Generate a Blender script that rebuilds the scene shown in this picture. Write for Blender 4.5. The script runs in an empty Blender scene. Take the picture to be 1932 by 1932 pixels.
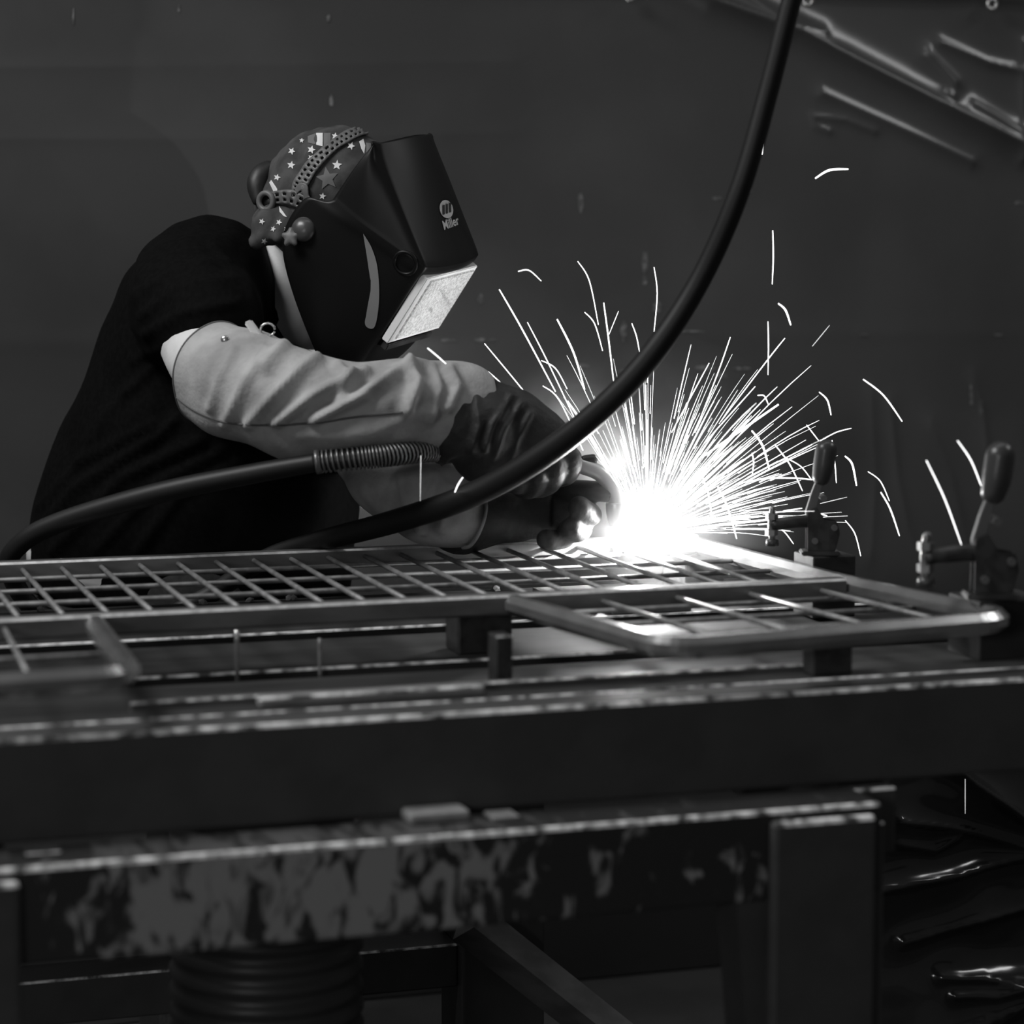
import bpy, bmesh, math, random
from mathutils import Vector, Matrix, noise
from mathutils.bvhtree import BVHTree

sc = bpy.context.scene
col = sc.collection
R = random.Random(7)

# ------------------------------------------------------------------ camera
F = 4690.0                                   # focal length in pixels of the 1932 px frame
PITCH = math.atan(535 / F); YAW = math.radians(17.6); CAMZ = 1.40
cam_d = bpy.data.cameras.new('camera'); cam = bpy.data.objects.new('camera', cam_d); col.objects.link(cam)
cam.location = (0, 0, CAMZ); cam.rotation_euler = (math.pi / 2 - PITCH, 0, -YAW)
cam_d.sensor_width = 36; cam_d.lens = 36 * F / 1932; cam_d.clip_start = 0.05
cam_d.dof.use_dof = True; cam_d.dof.focus_distance = 3.62; cam_d.dof.aperture_fstop = 3.0
sc.camera = cam

# ------------------------------------------------------------------ world, lights, exposure
w = bpy.data.worlds.new('world'); sc.world = w; w.use_nodes = True
w.node_tree.nodes['Background'].inputs[0].default_value = (.5, .5, .5, 1)
w.node_tree.nodes['Background'].inputs[1].default_value = 0.10
def area(name, loc, target, sx, sy, power):
    l = bpy.data.lights.new(name, 'AREA'); l.shape = 'RECTANGLE'; l.size = sx; l.size_y = sy; l.energy = power
    o = bpy.data.objects.new(name, l); col.objects.link(o); o.location = loc
    o.rotation_euler = (Vector(target) - Vector(loc)).to_track_quat('-Z', 'Y').to_euler(); return o
area('shop_light_key', (-1.0, 2.9, 3.3), (0.6, 3.5, 1.1), 1.3, 0.8, 66)
area('shop_light_overhead', (1.4, 3.0, 3.5), (1.4, 3.1, 0), 2.4, 0.12, 7)
area('shop_light_right', (3.9, 2.9, 3.3), (2.2, 3.9, 1.0), 1.8, 0.2, 15)
area('added_fill_front', (-2.6, -1.6, 2.0), (0.8, 3.0, 1.0), 1.0, 0.8, 30)  # added fill behind the camera, for reflections and front brightness
sc.view_settings.view_transform = 'Standard'; sc.view_settings.look = 'None'
sc.view_settings.exposure = 0.0; sc.view_settings.gamma = 1.0; sc.view_settings.use_curve_mapping = False

# ------------------------------------------------------------------ maths helpers
fw = Vector((math.sin(YAW) * math.cos(PITCH), math.cos(YAW) * math.cos(PITCH), -math.sin(PITCH)))
rt = Vector((math.cos(YAW), -math.sin(YAW), 0)); up = rt.cross(fw); CP = Vector((0, 0, CAMZ))
def ray(x, y): return fw + rt * ((x - 966) / F) - up * ((y - 966) / F)
def P(x, y, d): return CP + ray(x, y) * d                      # point at distance d along the optical axis
def PZ(x, y, z): r = ray(x, y); return CP + r * ((z - CAMZ) / r.z)
def PY(x, y, Y): r = ray(x, y); return CP + r * (Y / r.y)
def smoothline(pts, n=6):
    pts = [Vector(p) for p in pts]; out = []
    if len(pts) < 3: n_ = n; return [pts[0].lerp(pts[-1], i / n_) for i in range(n_ + 1)]
    for i in range(len(pts) - 1):
        p0 = pts[max(i - 1, 0)]; p1 = pts[i]; p2 = pts[i + 1]; p3 = pts[min(i + 2, len(pts) - 1)]
        for k in range(n):
            t = k / n
            out.append(0.5 * ((2 * p1) + (p2 - p0) * t + (2 * p0 - 5 * p1 + 4 * p2 - p3) * t * t + (3 * p1 - p0 - 3 * p2 + p3) * t ** 3))
    out.append(pts[-1]); return out
def smoothvals(v, n=6):
    return [q.x for q in smoothline([Vector((a, 0, 0)) for a in v], n)]

# ------------------------------------------------------------------ materials (all procedural)
def mat(name, c, rough=.5, metal=0., c2=None, scale=20., stretch=(1, 1, 1), lo=.4, hi=.6, detail=4., bump=0., bscale=60., spec=.5, rough2=None):
    m = bpy.data.materials.new(name); m.use_nodes = True; n = m.node_tree.nodes; L = m.node_tree.links
    b = n['Principled BSDF']
    b.inputs['Base Color'].default_value = (c, c, c, 1); b.inputs['Roughness'].default_value = rough
    b.inputs['Metallic'].default_value = metal; b.inputs['Specular IOR Level'].default_value = spec
    if c2 is not None or bump:
        tc = n.new('ShaderNodeTexCoord'); mp = n.new('ShaderNodeMapping'); mp.inputs['Scale'].default_value = stretch
        L.new(tc.outputs['Object'], mp.inputs['Vector'])
    if c2 is not None:
        t = n.new('ShaderNodeTexNoise'); t.inputs['Scale'].default_value = scale; t.inputs['Detail'].default_value = detail
        L.new(mp.outputs['Vector'], t.inputs['Vector'])
        r = n.new('ShaderNodeValToRGB'); r.color_ramp.elements[0].position = lo; r.color_ramp.elements[1].position = hi
        r.color_ramp.elements[0].color = (c, c, c, 1); r.color_ramp.elements[1].color = (c2, c2, c2, 1)
        L.new(t.outputs['Fac'], r.inputs['Fac']); L.new(r.outputs['Color'], b.inputs['Base Color'])
        if rough2 is not None:
            mr = n.new('ShaderNodeMapRange'); mr.inputs['From Min'].default_value = lo; mr.inputs['From Max'].default_value = hi
            mr.inputs['To Min'].default_value = rough; mr.inputs['To Max'].default_value = rough2
            L.new(t.outputs['Fac'], mr.inputs['Value']); L.new(mr.outputs['Result'], b.inputs['Roughness'])
    if bump:
        t2 = n.new('ShaderNodeTexNoise'); t2.inputs['Scale'].default_value = bscale; t2.inputs['Detail'].default_value = 4
        L.new(mp.outputs['Vector'], t2.inputs['Vector'])
        bp = n.new('ShaderNodeBump'); bp.inputs['Strength'].default_value = bump; bp.inputs['Distance'].default_value = .004
        L.new(t2.outputs['Fac'], bp.inputs['Height']); L.new(bp.outputs['Normal'], b.inputs['Normal'])
    return m
def emat(name, s):
    m = bpy.data.materials.new(name); m.use_nodes = True; b = m.node_tree.nodes['Principled BSDF']
    b.inputs['Base Color'].default_value = (1, 1, 1, 1); b.inputs['Emission Color'].default_value = (1, 1, 1, 1)
    b.inputs['Emission Strength'].default_value = s; return m
M = dict(
    vinyl=mat('curtain_vinyl', .048, .25, c2=.058, scale=3, bump=.15, bscale=9, spec=.5),
    film=mat('plastic_film', .03, .14, c2=.04, scale=5, spec=.7),
    scuff=mat('scuffed_vinyl', .055, .5, c2=.17, scale=90, lo=.45, hi=.65),
    wall=mat('wall_paint', .06, .7, c2=.07, scale=4), floor=mat('concrete', .05, .8, c2=.065, scale=6),
    paint=mat('table_paint', .052, .42, c2=.062, scale=14, bump=.15, bscale=40),
    worn=mat('worn_edge', .08, .5, .1, c2=1.0, scale=55, lo=.36, hi=.60, rough2=.35),
    peel=mat('peeling_paint', .014, .5, c2=.16, scale=11, stretch=(1.5, 1, .8), lo=.47, hi=.58, detail=6, rough2=.55),
    topsteel=mat('table_top_steel', .006, .7, 0., c2=.022, scale=18, stretch=(.3, 1, 1), bump=.2),
    plate=mat('pale_plate_steel', .22, .5, .1, c2=.3, scale=30),  # even pale steel of the plates, offcuts and jig bar
    rod=mat('grate_rod_steel', .20, .45, .35, c2=.30, scale=60), tube=mat('tube_steel', .15, .36, .5, c2=.22, scale=30, stretch=(.3, 1, 1)),
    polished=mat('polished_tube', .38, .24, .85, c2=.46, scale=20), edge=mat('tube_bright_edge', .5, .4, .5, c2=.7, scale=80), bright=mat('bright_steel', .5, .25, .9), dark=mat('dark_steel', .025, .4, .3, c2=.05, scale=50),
    grip=mat('grip_rubber', .05, .32), rubber=mat('cable_rubber', .007, .5, spec=.35), spring=mat('spring_steel', .2, .35, .7),
    gun=mat('gun_plastic', .012, .45), brass=mat('neck_metal', .55, .3, .6),
    shirt=mat('black_cotton', .0022, .85, c2=.0034, scale=120, spec=.06), jeans=mat('dark_denim', .02, .9, c2=.03, scale=90, spec=.2),
    boot=mat('boot_leather', .02, .5), skin=mat('skin', .60, .55, c2=.65, scale=30, bump=.1, bscale=200),
    leather=mat('sleeve_suede', .26, .85, c2=.40, scale=16, lo=.35, hi=.65, bump=.25, bscale=160, spec=.2),
    hem=mat('sleeve_hem', .12, .9, spec=.1), glove=mat('glove_leather', .012, .62, c2=.020, scale=40, bump=.3, bscale=120),
    shell=mat('helmet_black', .004, .42, bump=.02, spec=.28), lens=mat('frosted_lens', .80, .4, c2=.45, scale=260, lo=.42, hi=.6),
    lensframe=mat('lens_frame', .85, .45), gear=mat('headgear_plastic', .105, .5), knobm=mat('black_plastic', .012, .5),
    glint=mat('painted_cheek_glint', .22, .5), sil=mat('silver_print', .5, .35, .3), inkblk=mat('black_print', .01, .5),  # cheek crescent: a gloss reflection painted as a pale tone
    cap=mat('cap_cotton', .045, .9, c2=.075, scale=30, bump=.3, bscale=60, spec=.1), capstar=mat('cap_white_print', .62, .9, spec=.1), capgrey=mat('cap_grey_print', .14, .9, spec=.1),
    belt=mat('waistband_cloth', .4, .8), duct=mat('duct_plastic', .05, .45), slag=mat('slag', .2, .6, .3),
    spark=emat('spark_glow', 1.8), spark_dim=emat('spark_glow_dim', .6), sheet=mat('pale_sheet', .5, .6),
)
def peel_material():
    m = M['peel']; n = m.node_tree.nodes; L = m.node_tree.links; b = n['Principled BSDF']
    for q in [q for q in n if q.bl_idname in ('ShaderNodeTexNoise', 'ShaderNodeValToRGB', 'ShaderNodeMapRange', 'ShaderNodeMapping', 'ShaderNodeTexCoord')]: n.remove(q)
    def mk(t): return n.new(t)
    tc = mk('ShaderNodeTexCoord'); mp = mk('ShaderNodeMapping'); mp.inputs['Scale'].default_value = (48, 10, 24); L.new(tc.outputs['Object'], mp.inputs['Vector'])
    t = mk('ShaderNodeTexNoise'); t.inputs['Scale'].default_value = 1; t.inputs['Detail'].default_value = 9; t.inputs['Distortion'].default_value = .8; L.new(mp.outputs['Vector'], t.inputs['Vector'])
    sx = mk('ShaderNodeSeparateXYZ'); L.new(tc.outputs['Object'], sx.inputs[0])
    def ss(lo, hi, src):
        r = mk('ShaderNodeMapRange'); r.interpolation_type = 'SMOOTHSTEP'; r.inputs['From Min'].default_value = lo; r.inputs['From Max'].default_value = hi; L.new(src, r.inputs['Value']); return r.outputs['Result']
    def mm(op, a, c):
        q = mk('ShaderNodeMath'); q.operation = op
        for i, v in enumerate((a, c)):
            if isinstance(v, (int, float)): q.inputs[i].default_value = v
            else: L.new(v, q.inputs[i])
        return q.outputs[0]
    worn = mm('MULTIPLY', ss(.28, .42, sx.outputs[0]), mm('SUBTRACT', 1, ss(.70, .80, sx.outputs[0])))
    f = mm('ADD', t.outputs['Fac'], mm('MULTIPLY', worn, .17))
    ge = mk('ShaderNodeNewGeometry'); sn = mk('ShaderNodeSeparateXYZ'); L.new(ge.outputs['True Normal'], sn.inputs[0])
    fac = mm('MULTIPLY', ss(.56, .70, f), mm('SUBTRACT', 1, mm('MULTIPLY', .8, ss(.3, .8, sn.outputs[2]))))
    r = mk('ShaderNodeValToRGB'); r.color_ramp.elements[0].color = (.022, .022, .022, 1); r.color_ramp.elements[1].color = (.30, .30, .30, 1); L.new(fac, r.inputs['Fac']); L.new(r.outputs['Color'], b.inputs['Base Color'])
peel_material()
# ------------------------------------------------------------------ object helpers
def link(name, me, parent=None, m=None, smooth=False):
    o = bpy.data.objects.new(name, me); col.objects.link(o)
    if m is not None:
        for q in (m if isinstance(m, (list, tuple)) else [m]): me.materials.append(q)
    if smooth: me.polygons.foreach_set('use_smooth', [True] * len(me.polygons))
    if parent is not None:
        o.parent = parent; o.matrix_parent_inverse = Matrix.Translation(parent.location).inverted()
    return o
def tag(o, label=None, cat=None, group=None, kind=None):
    if label: o['label'] = label
    if cat: o['category'] = cat
    if group: o['group'] = group
    if kind: o['kind'] = kind
    return o
def thing(name, loc, label, cat, group=None):
    o = bpy.data.objects.new(name, None); col.objects.link(o); o.location = loc; o.empty_display_size = .05
    return tag(o, label, cat, group)
def fin(bm, name):
    me = bpy.data.meshes.new(name); bm.to_mesh(me); bm.free(); return me
def box_bm(u0, u1, v0, v1, z0, z1, bev=.004, seg=2, bm=None):
    b = bmesh.new(); g = bmesh.ops.create_cube(b, size=1)
    for v in b.verts: v.co = Vector(((u0 + u1) / 2 + v.co.x * (u1 - u0), (v0 + v1) / 2 + v.co.y * (v1 - v0), (z0 + z1) / 2 + v.co.z * (z1 - z0)))
    if bev:
        r = bmesh.ops.bevel(b, geom=list(b.edges), offset=bev, segments=seg, affect='EDGES', profile=.5)
        for f in r['faces']:
            c = f.calc_center_median()
            if c.z > z1 - 1.5 * bev and c.y < v0 + 1.5 * bev: f.material_index = 1
    if bm is None: return b
    me = bpy.data.meshes.new('t'); b.to_mesh(me); b.free(); bm.from_mesh(me); bpy.data.meshes.remove(me); return bm
def box(name, dims, m, parent=None, bev=.004, seg=2, smooth=False):
    return link(name, fin(box_bm(*dims, bev=bev, seg=seg), name), parent, m if isinstance(m, (list, tuple)) else [m, m], smooth)
def frames(pts):
    pts = [Vector(p) for p in pts]; T = []
    for i in range(len(pts)):
        t = pts[min(i + 1, len(pts) - 1)] - pts[max(i - 1, 0)]; T.append(t.normalized())
    a = Vector((0, 0, 1))
    if abs(T[0].dot(a)) > .9: a = Vector((0, 1, 0))
    N = [(a - T[0] * a.dot(T[0])).normalized()]
    for i in range(1, len(pts)):
        n = N[-1] - T[i] * N[-1].dot(T[i]); N.append(n.normalized())
    return pts, T, N
def tube_into(bm, pts, rad, seg=12, cap=True, mi=0):
    pts, T, N = frames(pts)
    if not isinstance(rad, (list, tuple)): rad = [rad] * len(pts)
    rings = []
    for p, t, n, r in zip(pts, T, N, rad):
        b = t.cross(n)
        rings.append([bm.verts.new(p + (n * math.cos(2 * math.pi * k / seg) + b * math.sin(2 * math.pi * k / seg)) * r) for k in range(seg)])
    for i in range(len(rings) - 1):
        for k in range(seg):
            f = bm.faces.new((rings[i][k], rings[i][(k + 1) % seg], rings[i + 1][(k + 1) % seg], rings[i + 1][k])); f.material_index = mi
    if cap:
        f = bm.faces.new(list(reversed(rings[0]))); f.material_index = mi
        f = bm.faces.new(rings[-1]); f.material_index = mi
    return bm
def tube(name, pts, rad, m, parent=None, seg=12, n=6, cap=True):
    if n:
        if isinstance(rad, (list, tuple)): rad = smoothvals(rad, n) if len(pts) > 2 else [rad[0] + (rad[1] - rad[0]) * i / n for i in range(n + 1)]
        pts = smoothline(pts, n)
    return link(name, fin(tube_into(bmesh.new(), pts, rad, seg, cap), name), parent, m, True)
def capsule(bm, pts, rads, n=5, seg=14):
    """rounded chain with hemispherical ends"""
    q = smoothline(pts, n); r = smoothvals(rads, n) if len(pts) > 2 else [rads[0] + (rads[-1] - rads[0]) * i / n for i in range(n + 1)]
    a = (q[0] - q[1]).normalized(); z = (q[-1] - q[-2]).normalized(); r0, r1 = r[0], r[-1]; e = [.3, .6, .85, .97]
    pre = [q[0] + a * r0 * s for s in reversed(e)]; pr = [r0 * math.sqrt(1 - s * s) for s in reversed(e)]
    po = [q[-1] + z * r1 * s for s in e]; qr = [r1 * math.sqrt(1 - s * s) for s in e]
    return tube_into(bm, pre + q + po, pr + r + qr, seg)
def ellipsoid(bm, c, ax, seg=20, rings=12):
    """ax: three axis vectors with their half lengths"""
    g = bmesh.ops.create_uvsphere(bm, u_segments=seg, v_segments=rings, radius=1)
    for v in g['verts']: v.co = Vector(c) + ax[0] * v.co.x + ax[1] * v.co.y + ax[2] * v.co.z
    return bm
def loft_into(bm, rings, seg=28, n=4, cap=True):
    """rings: (centre, half-axis vector a, half-axis vector b)"""
    C = smoothline([r[0] for r in rings], n); A = smoothline([r[1] for r in rings], n); B = smoothline([r[2] for r in rings], n); rr = []
    for c, a, b in zip(C, A, B):
        rr.append([bm.verts.new(c + a * math.cos(2 * math.pi * k / seg) + b * math.sin(2 * math.pi * k / seg)) for k in range(seg)])
    for i in range(len(rr) - 1):
        for k in range(seg): bm.faces.new((rr[i][k], rr[i][(k + 1) % seg], rr[i + 1][(k + 1) % seg], rr[i + 1][k]))
    if cap: bm.faces.new(list(reversed(rr[0]))); bm.faces.new(rr[-1])
    return bm
def remesh(bm, voxel=.008, smooth=6, sub=0):
    """fuse overlapping shapes into one continuous surface"""
    bm.normal_update(); bmesh.ops.recalc_face_normals(bm, faces=list(bm.faces))
    me = fin(bm, 'tmp'); o = bpy.data.objects.new('tmp', me); col.objects.link(o)
    r = o.modifiers.new('r', 'REMESH'); r.mode = 'VOXEL'; r.voxel_size = voxel
    if smooth: s = o.modifiers.new('s', 'SMOOTH'); s.iterations = smooth; s.factor = .5
    if sub: s = o.modifiers.new('b', 'SUBSURF'); s.levels = sub; s.render_levels = sub
    dg = bpy.context.evaluated_depsgraph_get(); out = bpy.data.meshes.new_from_object(o.evaluated_get(dg))
    bpy.data.objects.remove(o); return out
def bake(o):
    """apply the modifiers of an object"""
    dg = bpy.context.evaluated_depsgraph_get(); me = bpy.data.meshes.new_from_object(o.evaluated_get(dg)); o.modifiers.clear(); o.data = me; return o
def bvh(o):
    return BVHTree.FromPolygons([o.matrix_world @ v.co for v in o.data.vertices], [list(p.vertices) for p in o.data.polygons])
def seg_d(x, y, a, b):
    ax, ay = a; bx, by = b; dx, dy = bx - ax, by - ay; L2 = dx * dx + dy * dy or 1e-9
    t = max(0, min(1, ((x - ax) * dx + (y - ay) * dy) / L2)); return math.hypot(x - ax - t * dx, y - ay - t * dy), t
def pix(p):
    q = p - CP; d = q.dot(fw); return 966 + F * q.dot(rt) / d, 966 - F * q.dot(up) / d
def crease(me, folds, rough=0., rs=9.):
    """push a cloth surface out along ridges; folds = (points over the cloth as seen from the aisle, height, half width)"""
    me.update(); nor = [v.normal.copy() for v in me.vertices]
    for v, nn in zip(me.vertices, nor):
        x, y = pix(v.co); fac = max(0, -nn.dot(fw)) ** .5; h = 0
        for pts, a, wd in folds:
            best = 1e9
            for i in range(len(pts) - 1):
                d, t = seg_d(x, y, pts[i], pts[i + 1]); best = min(best, d)
            if best < 5 * wd: h += a * (1.35 * math.exp(-(best / wd) ** 2) - .55 * math.exp(-(best / (2.3 * wd)) ** 2))
        h *= fac
        if rough: h += rough * noise.noise(v.co * rs)
        v.co += nn * h
    me.update()

# ================================================================== SETTING
YW = 4.28
o = box('floor', (-3, 5.5, -1, 6, -.1, 0), M['floor'], bev=0); tag(o, kind='structure')
o = box('wall_back', (-3, 5.5, YW + .12, YW + .3, 0, 3.2), M['wall'], bev=0); tag(o, kind='structure')

# hanging vinyl curtain: one sheet with real folds, a top hem and grommets
def wp(x, y): p = PY(x, y, YW); return (p.x, p.z)
FOLDS = []
def fold(pts, a, wd): FOLDS.append(([wp(*p) for p in pts], a, wd))
fold([(1240, -60), (1335, 0), (1500, 60), (1765, 195), (1932, 275), (2100, 350)], .030, .022)
fold([(1380, -20), (1470, 38), (1545, 62)], .010, .012)
fold([(1545, 175), (1700, 245), (1830, 305)], .011, .014)
fold([(1645, 248), (1590, 226), (1528, 220), (1535, 238), (1560, 248)], .006, .008)
fold([(1770, 80), (1860, 118), (1932, 135)], .010, .010)
fold([(1745, 100), (1770, 128), (1795, 158)], .016, .012)
fold([(1780, 176), (1788, 182)], .010, .008)
fold([(1830, 195), (1932, 255)], .010, .011)
fold([(1928, 80), (1926, 300)], .008, .008)
fold([(1676, 760), (1690, 900), (1710, 1000), (1745, 1110)], .007, .012)
fold([(1750, 800), (1790, 900), (1830, 1060)], .006, .012)
fold([(1830, 715), (1850, 770), (1865, 900)], .007, .012)
fold([(1640, 740), (1650, 900), (1640, 1050)], .005, .015)
fold([(-100, 645), (800, 641), (1100, 630), (1932, 628), (2100, 628)], .002, .012)
fold([(-100, 262), (500, 262), (966, 250)], .002, .02)
fold([(-100, 128), (600, 122), (966, 116)], .002, .02)
U0, U1, Z0, Z1 = -.5, 3.1, .004, 2.05
def steps(*segs):
    out = []
    for a, b, d in segs:
        n_ = max(1, round((b - a) / d)); out += [a + (b - a) * k / n_ for k in range(n_)]
    return out + [segs[-1][1]]
US = steps((U0, 1.5, .02), (1.5, 2.65, .0042), (2.65, U1, .03)); ZS = steps((Z0, .35, .02), (.35, 1.42, .012), (1.42, 1.9, .0042), (1.9, Z1, .03))
bm = bmesh.new(); grid = []
boxes = [(min(p[0] for p in f[0]) - 5 * f[2], max(p[0] for p in f[0]) + 5 * f[2], min(p[1] for p in f[0]) - 5 * f[2], max(p[1] for p in f[0]) + 5 * f[2]) for f in FOLDS]
for z in ZS:
    row = []
    for u in US:
        h = .012 * noise.noise(Vector((u * 1.3, z * .7, 3))) + .0025 * noise.noise(Vector((u * 5, z * 2.2, 8)))
        k2 = max(0, min(1, (u - 1.75) / .5)); h += k2 * .008 * noise.noise(Vector((u * 7, z * 3, 5)))
        for (pts, a, wd), bb in zip(FOLDS, boxes):
            if bb[0] < u < bb[1] and bb[2] < z < bb[3]:
                best = min(seg_d(u, z, pts[q], pts[q + 1])[0] for q in range(len(pts) - 1))
                if best < 5 * wd: h += a * (math.exp(-best / wd) - math.exp(-5.0))
        row.append(bm.verts.new((u, YW - .005 - h, z)))
    grid.append(row)
for j in range(len(ZS) - 1):
    for i in range(len(US) - 1): bm.faces.new((grid[j][i], grid[j][i + 1], grid[j + 1][i + 1], grid[j + 1][i]))
cur = thing('welding_curtain', ((U0 + U1) / 2, YW, Z0), 'dark glossy vinyl welding curtain hanging behind the crouched welder', 'curtain')
sheet = link('curtain_sheet', fin(bm, 'curtain_sheet'), cur, M['vinyl'], True)
hem = PY(1872, 10, YW - .03)
tube('hem_cord', [(U0, YW - .03, hem.z + .035), (U1, YW - .03, hem.z + .035)], .006, M['vinyl'], cur, 8)
def torus_into(bm, c, ax, ay, r, rr, seg=20, s2=8):
    az = ax.cross(ay); g = []
    for i in range(seg):
        a = 2 * math.pi * i / seg; d = ax * math.cos(a) + ay * math.sin(a)
        g.append([bm.verts.new(c + d * (r + rr * math.cos(2 * math.pi * k / s2)) + az * rr * math.sin(2 * math.pi * k / s2)) for k in range(s2)])
    for i in range(seg):
        for k in range(s2): bm.faces.new((g[i][k], g[(i + 1) % seg][k], g[(i + 1) % seg][(k + 1) % s2], g[i][(k + 1) % s2]))
    return bm
X, Y, Z = Vector((1, 0, 0)), Vector((0, 1, 0)), Vector((0, 0, 1))
for px, py in ((1872, 8), (1524, 1), (1188, -8)):
    p = PY(px, py, YW - .035)
    link('grommet', fin(torus_into(bmesh.new(), p, X, Z, .009, .0035), 'grommet'), cur, M['bright'], True)

# ================================================================== WELDING TABLE
ZT = .88
tab = thing('welding_table', (1.0, 2.95, 0), 'heavy black steel welding table with worn bright edges', 'table')
pw = [M['paint'], M['worn']]
box('front_beam', (-.25, 2.05, 2.54, 2.60, .770, ZT), pw, tab, .0045)
for v0, v1, zt in ((2.605, 2.655, ZT), (2.69, 2.86, ZT - .012), (2.90, 3.11, ZT - .008), (3.15, 3.44, ZT - .004)):
    box('top_slat', (-.25, 1.62, v0, v1, zt - .016, zt), [M['topsteel'], M['worn']], tab, .003)
lp = PY(1460, 1570, 2.440); lq = PY(1655, 1570, 2.440); ll = PY(38, 1660, 2.440)
rail_u0 = ll.x - .10
rail = box('rail', (rail_u0 + .06, lq.x + .012, 2.452, 2.538, .666, .768), [M['peel'], M['worn']], tab, .005)
for (a, b) in ((ll.x - .105, ll.x), (lp.x, lq.x)):
    box('leg', (a, b, 2.440, 2.53, 0, .757), pw, tab, .006)
box('leg_flange', (lq.x + .001, lq.x + .022, 2.465, 2.535, 0, .742), pw, tab, .003)
bm = bmesh.new()                                    # gusset between rail and leg
g0 = PY(1385, 1745, 2.47); pts = [(g0.x, .665), (lp.x, .665), (lp.x, .42), (lp.x - .012, .42)]
a_ = [bm.verts.new((x, 2.462, z)) for x, z in pts]; b_ = [bm.verts.new((x, 2.525, z)) for x, z in pts]
bm.faces.new(a_); bm.faces.new(list(reversed(b_)))
for i in range(4): bm.faces.new((a_[i], b_[i], b_[(i + 1) % 4], a_[(i + 1) % 4]))
bmesh.ops.recalc_face_normals(bm, faces=list(bm.faces)); link('gusset', fin(bm, 'gusset'), tab, M['paint'])
r0 = PY(872, 1850, 3.26); r1 = PY(1028, 1850, 3.26)
box('leg', (r0.x, r1.x, 3.26, 3.37, 0, .86), pw, tab, .004)
box('leg', (-.22, -.11, 3.26, 3.37, 0, .86), pw, tab, .004)
zs = PY(780, 1796, 3.26).z
box('stretcher', (-.12, r0.x, 3.28, 3.36, zs - .063, zs), pw, tab, .003)
bm = bmesh.new(); b0 = PY(960, 1800, 3.22); b1 = PY(1130, 1935, 3.22)
tube_into(bm, [b0 - (b1 - b0) * .45, b1 + (b1 - b0) * 1.2], .032, 4); link('brace', fin(bm, 'brace'), tab, M['tube'])
for v in (2.75, 3.2):
    box('cross_member', (.2, .26, 2.60, 3.4, .79, .863), pw, tab, .003)
    break
box('cross_member', (1.2, 1.26, 2.60, 3.4, .79, .863), pw, tab, .003)
for a, b in ((.2, .26), (1.2, 1.26)): box('side_rail', (a, b, 2.52, 3.3, .69, .767), pw, tab, .003)

def solo(name, dims, m, label, cat, bev=.003, group=None):
    return tag(box(name, dims, m, None, bev), label, cat, group)
p = PZ(250, 1330, ZT + .006); q = PZ(1600, 1245, ZT + .006)
solo('flat_bar', (p.x, q.x, 2.670, 2.684, .8635, ZT + .006), [M['tube'], M['worn']], 'long thin flat steel bar lying along the table front', 'steel bar', .002)
p = PZ(446, 1330, ZT); q = PZ(944, 1330, ZT)
solo('jig_bar', (p.x + .02, q.x, 2.625, 2.645, ZT + .0005, ZT + .012), [M['plate'], M['worn']], 'worn square bar resting in front of the long flat bar', 'steel bar')
p = PY(945, 1230, 2.70)
solo('jig_stop', (p.x - .008, p.x + .012, 2.692, 2.725, ZT - .0115, ZT + .055), [M['dark'], M['worn']], 'small upright steel stop standing mid table below the frame corner', 'jig stop', .002)
p = PY(447, 1220, 2.885)
o = tube('steel_pin', [(p.x, 2.885, ZT - .02), (p.x, 2.885, ZT + .045)], .003, M['bright'], None, 10); tag(o, 'thin bright steel pin standing in a table slot', 'pin')
p = PY(603, 1220, 2.885)
o = tube('steel_pin', [(p.x, 2.885, ZT - .02), (p.x, 2.885, ZT + .03)], .002, M['rod'], None, 10); tag(o, 'short dull steel pin right of the bright one', 'pin')
a = PZ(752, 1530, .771); b = PZ(875, 1530, .771)
solo('steel_offcut', (a.x - .004, b.x - .004, 2.50, 2.5385, .7685, .781), [M['plate'], M['plate']], 'pale steel offcut lying on the ledge under the front beam', 'offcut', .004)
a = PZ(915, 1535, .771); b = PZ(970, 1535, .771)
solo('steel_chip', (a.x, b.x, 2.49, 2.525, .7685, .773), [M['plate'], M['plate']], 'thin flat steel chip right of the pale offcut', 'offcut', .001)
a = PZ(40, 1595, .771); b = PZ(105, 1590, .771)
solo('steel_chip', (a.x, b.x, 2.49, 2.52, .7685, .772), [M['topsteel'], M['worn']], 'thin dull steel chip at the left end of the ledge', 'offcut', .001)

# ribbed duct under the table
bm = bmesh.new(); dc = P(503, 1870, 3.02); pts, rad = [], []
for i in range(180):
    z = .002 + i * .0042; pts.append((dc.x, dc.y, z)); rad.append(.119 + .0035 * math.sin(i * 2 * math.pi / 6) - .006 * (z / .75))
tube_into(bm, pts, rad, 40)
o = link('ribbed_duct', fin(bm, 'ribbed_duct'), None, M['duct'], True); tag(o, 'dark ribbed round duct standing beneath the table', 'duct')

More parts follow.
